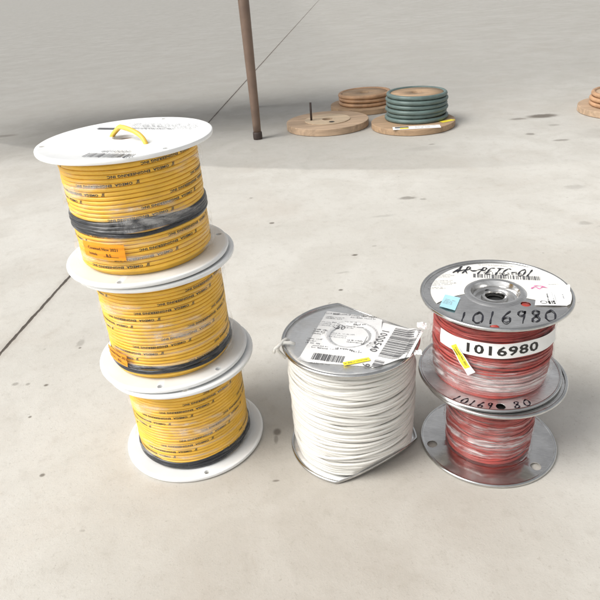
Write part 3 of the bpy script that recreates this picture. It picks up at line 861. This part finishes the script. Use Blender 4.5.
ll.build('paper_label', [M['paper'], M['paleink'], M['greyink'], M['yel_st']], r2)
yt = MB(); yt.mapped(rect(-.028, -.012, .028, .012, 4, 2), flat(.0228, .112, -.060, R_(24)), 0); yt.build('sticker', M['yel_st'], r2, label='yellow sticker')
r3 = full_reel('wooden reel of tan cable cut off by the right edge of the picture', (1.262, 2.235, 0), .175, .008, .13, 3, M['tan'], M['ply'], 3)
r4 = full_reel('brown wooden reel half hidden behind the green cable reel', (.345, 2.655, 0), .145, .008, .105, 3, M['tan'], M['plyb'], 4)

# ------------------------------------------------------------------ work table whose leg stands in view
tb = thing('work_table', 'tall work table on slim brown metal legs with dark feet', 'table', (-.106, 2.264, 0), R_(2.7))
for (x, y) in ((0, 0), (0, .62), (-1.55, 0), (-1.55, .62)):
    l = MB(); l.lathe([(.0001, .020), (.0140, .020), (.0150, .06), (.0185, .40), (.0195, .72), (.0001, .72)], 24, 0, False)
    lo_ = l.build('leg', M['leg'], tb, (x, y, 0))
    ft_ = MB(); ft_.lathe([(.0001, 0), (.0160, 0), (.0170, .004), (.0170, .024), (.0155, .027), (.0135, .027)], 24, 0, False)
    ft_.build('foot', M['foot'], lo_)
tt = MB(); tt.box((-.775, .31, .735), (1.62, .66, .022)); tt.build('tabletop', M['tabletop'], tb)

# ------------------------------------------------------------------ light
SUN_DIR = Vector((-.62, -.22, .75)).normalized()      # towards the light
el = math.asin(SUN_DIR.z); az = math.atan2(SUN_DIR.x, SUN_DIR.y)
w = bpy.data.worlds.new('World'); scene.world = w; w.use_nodes = True
nt = w.node_tree
for n_ in list(nt.nodes): nt.nodes.remove(n_)
n = N(nt)
sky = nt.nodes.new('ShaderNodeTexSky'); sky.sky_type = 'NISHITA'; sky.sun_disc = False
sky.sun_elevation = el; sky.sun_rotation = az; sky.dust_density = 4.0; sky.air_density = 1.0
hs_ = nt.nodes.new('ShaderNodeHueSaturation'); hs_.inputs['Saturation'].default_value = .07
nt.links.new(sky.outputs[0], hs_.inputs['Color'])
bg = nt.nodes.new('ShaderNodeBackground'); wo = nt.nodes.new('ShaderNodeOutputWorld')
nt.links.new(hs_.outputs[0], bg.inputs['Color']); bg.inputs['Strength'].default_value = .165
nt.links.new(bg.outputs[0], wo.inputs[0])
sl_ = bpy.data.lights.new('sun', 'SUN'); sl_.energy = 2.35; sl_.angle = R_(34); sl_.color = (1, .965, .91)
so = bpy.data.objects.new('sun', sl_); COL.objects.link(so)
so.rotation_euler = SUN_DIR.to_track_quat('Z', 'Y').to_euler()

# ------------------------------------------------------------------ camera
pit, rol, h = .4985, -.0829, .5381
fw = Vector((0, math.cos(pit), -math.sin(pit))); rt = Vector((1, 0, 0)); upv = rt.cross(fw)
r2v = rt * math.cos(rol) + upv * math.sin(rol); u2v = -rt * math.sin(rol) + upv * math.cos(rol)
from mathutils import Matrix
cam = bpy.data.cameras.new('camera'); co_ = bpy.data.objects.new('camera', cam); COL.objects.link(co_)
mw = Matrix((r2v, u2v, -fw)).transposed().to_4x4(); mw.translation = (0, 0, h); co_.matrix_world = mw
cam.sensor_width = 36; cam.lens = 36 * 603.64 / 600; cam.clip_start = .01; cam.clip_end = 2000
scene.camera = co_
scene.view_settings.view_transform = 'Standard'; scene.view_settings.look = 'None'
scene.view_settings.exposure = 0; scene.view_settings.gamma = 1
scene.render.engine = 'CYCLES'; scene.cycles.transparent_max_bounces = 14
scene.cycles.max_bounces = 6; scene.cycles.diffuse_bounces = 3; scene.cycles.glossy_bounces = 4
scene.cycles.use_adaptive_sampling = True; scene.cycles.adaptive_threshold = .03
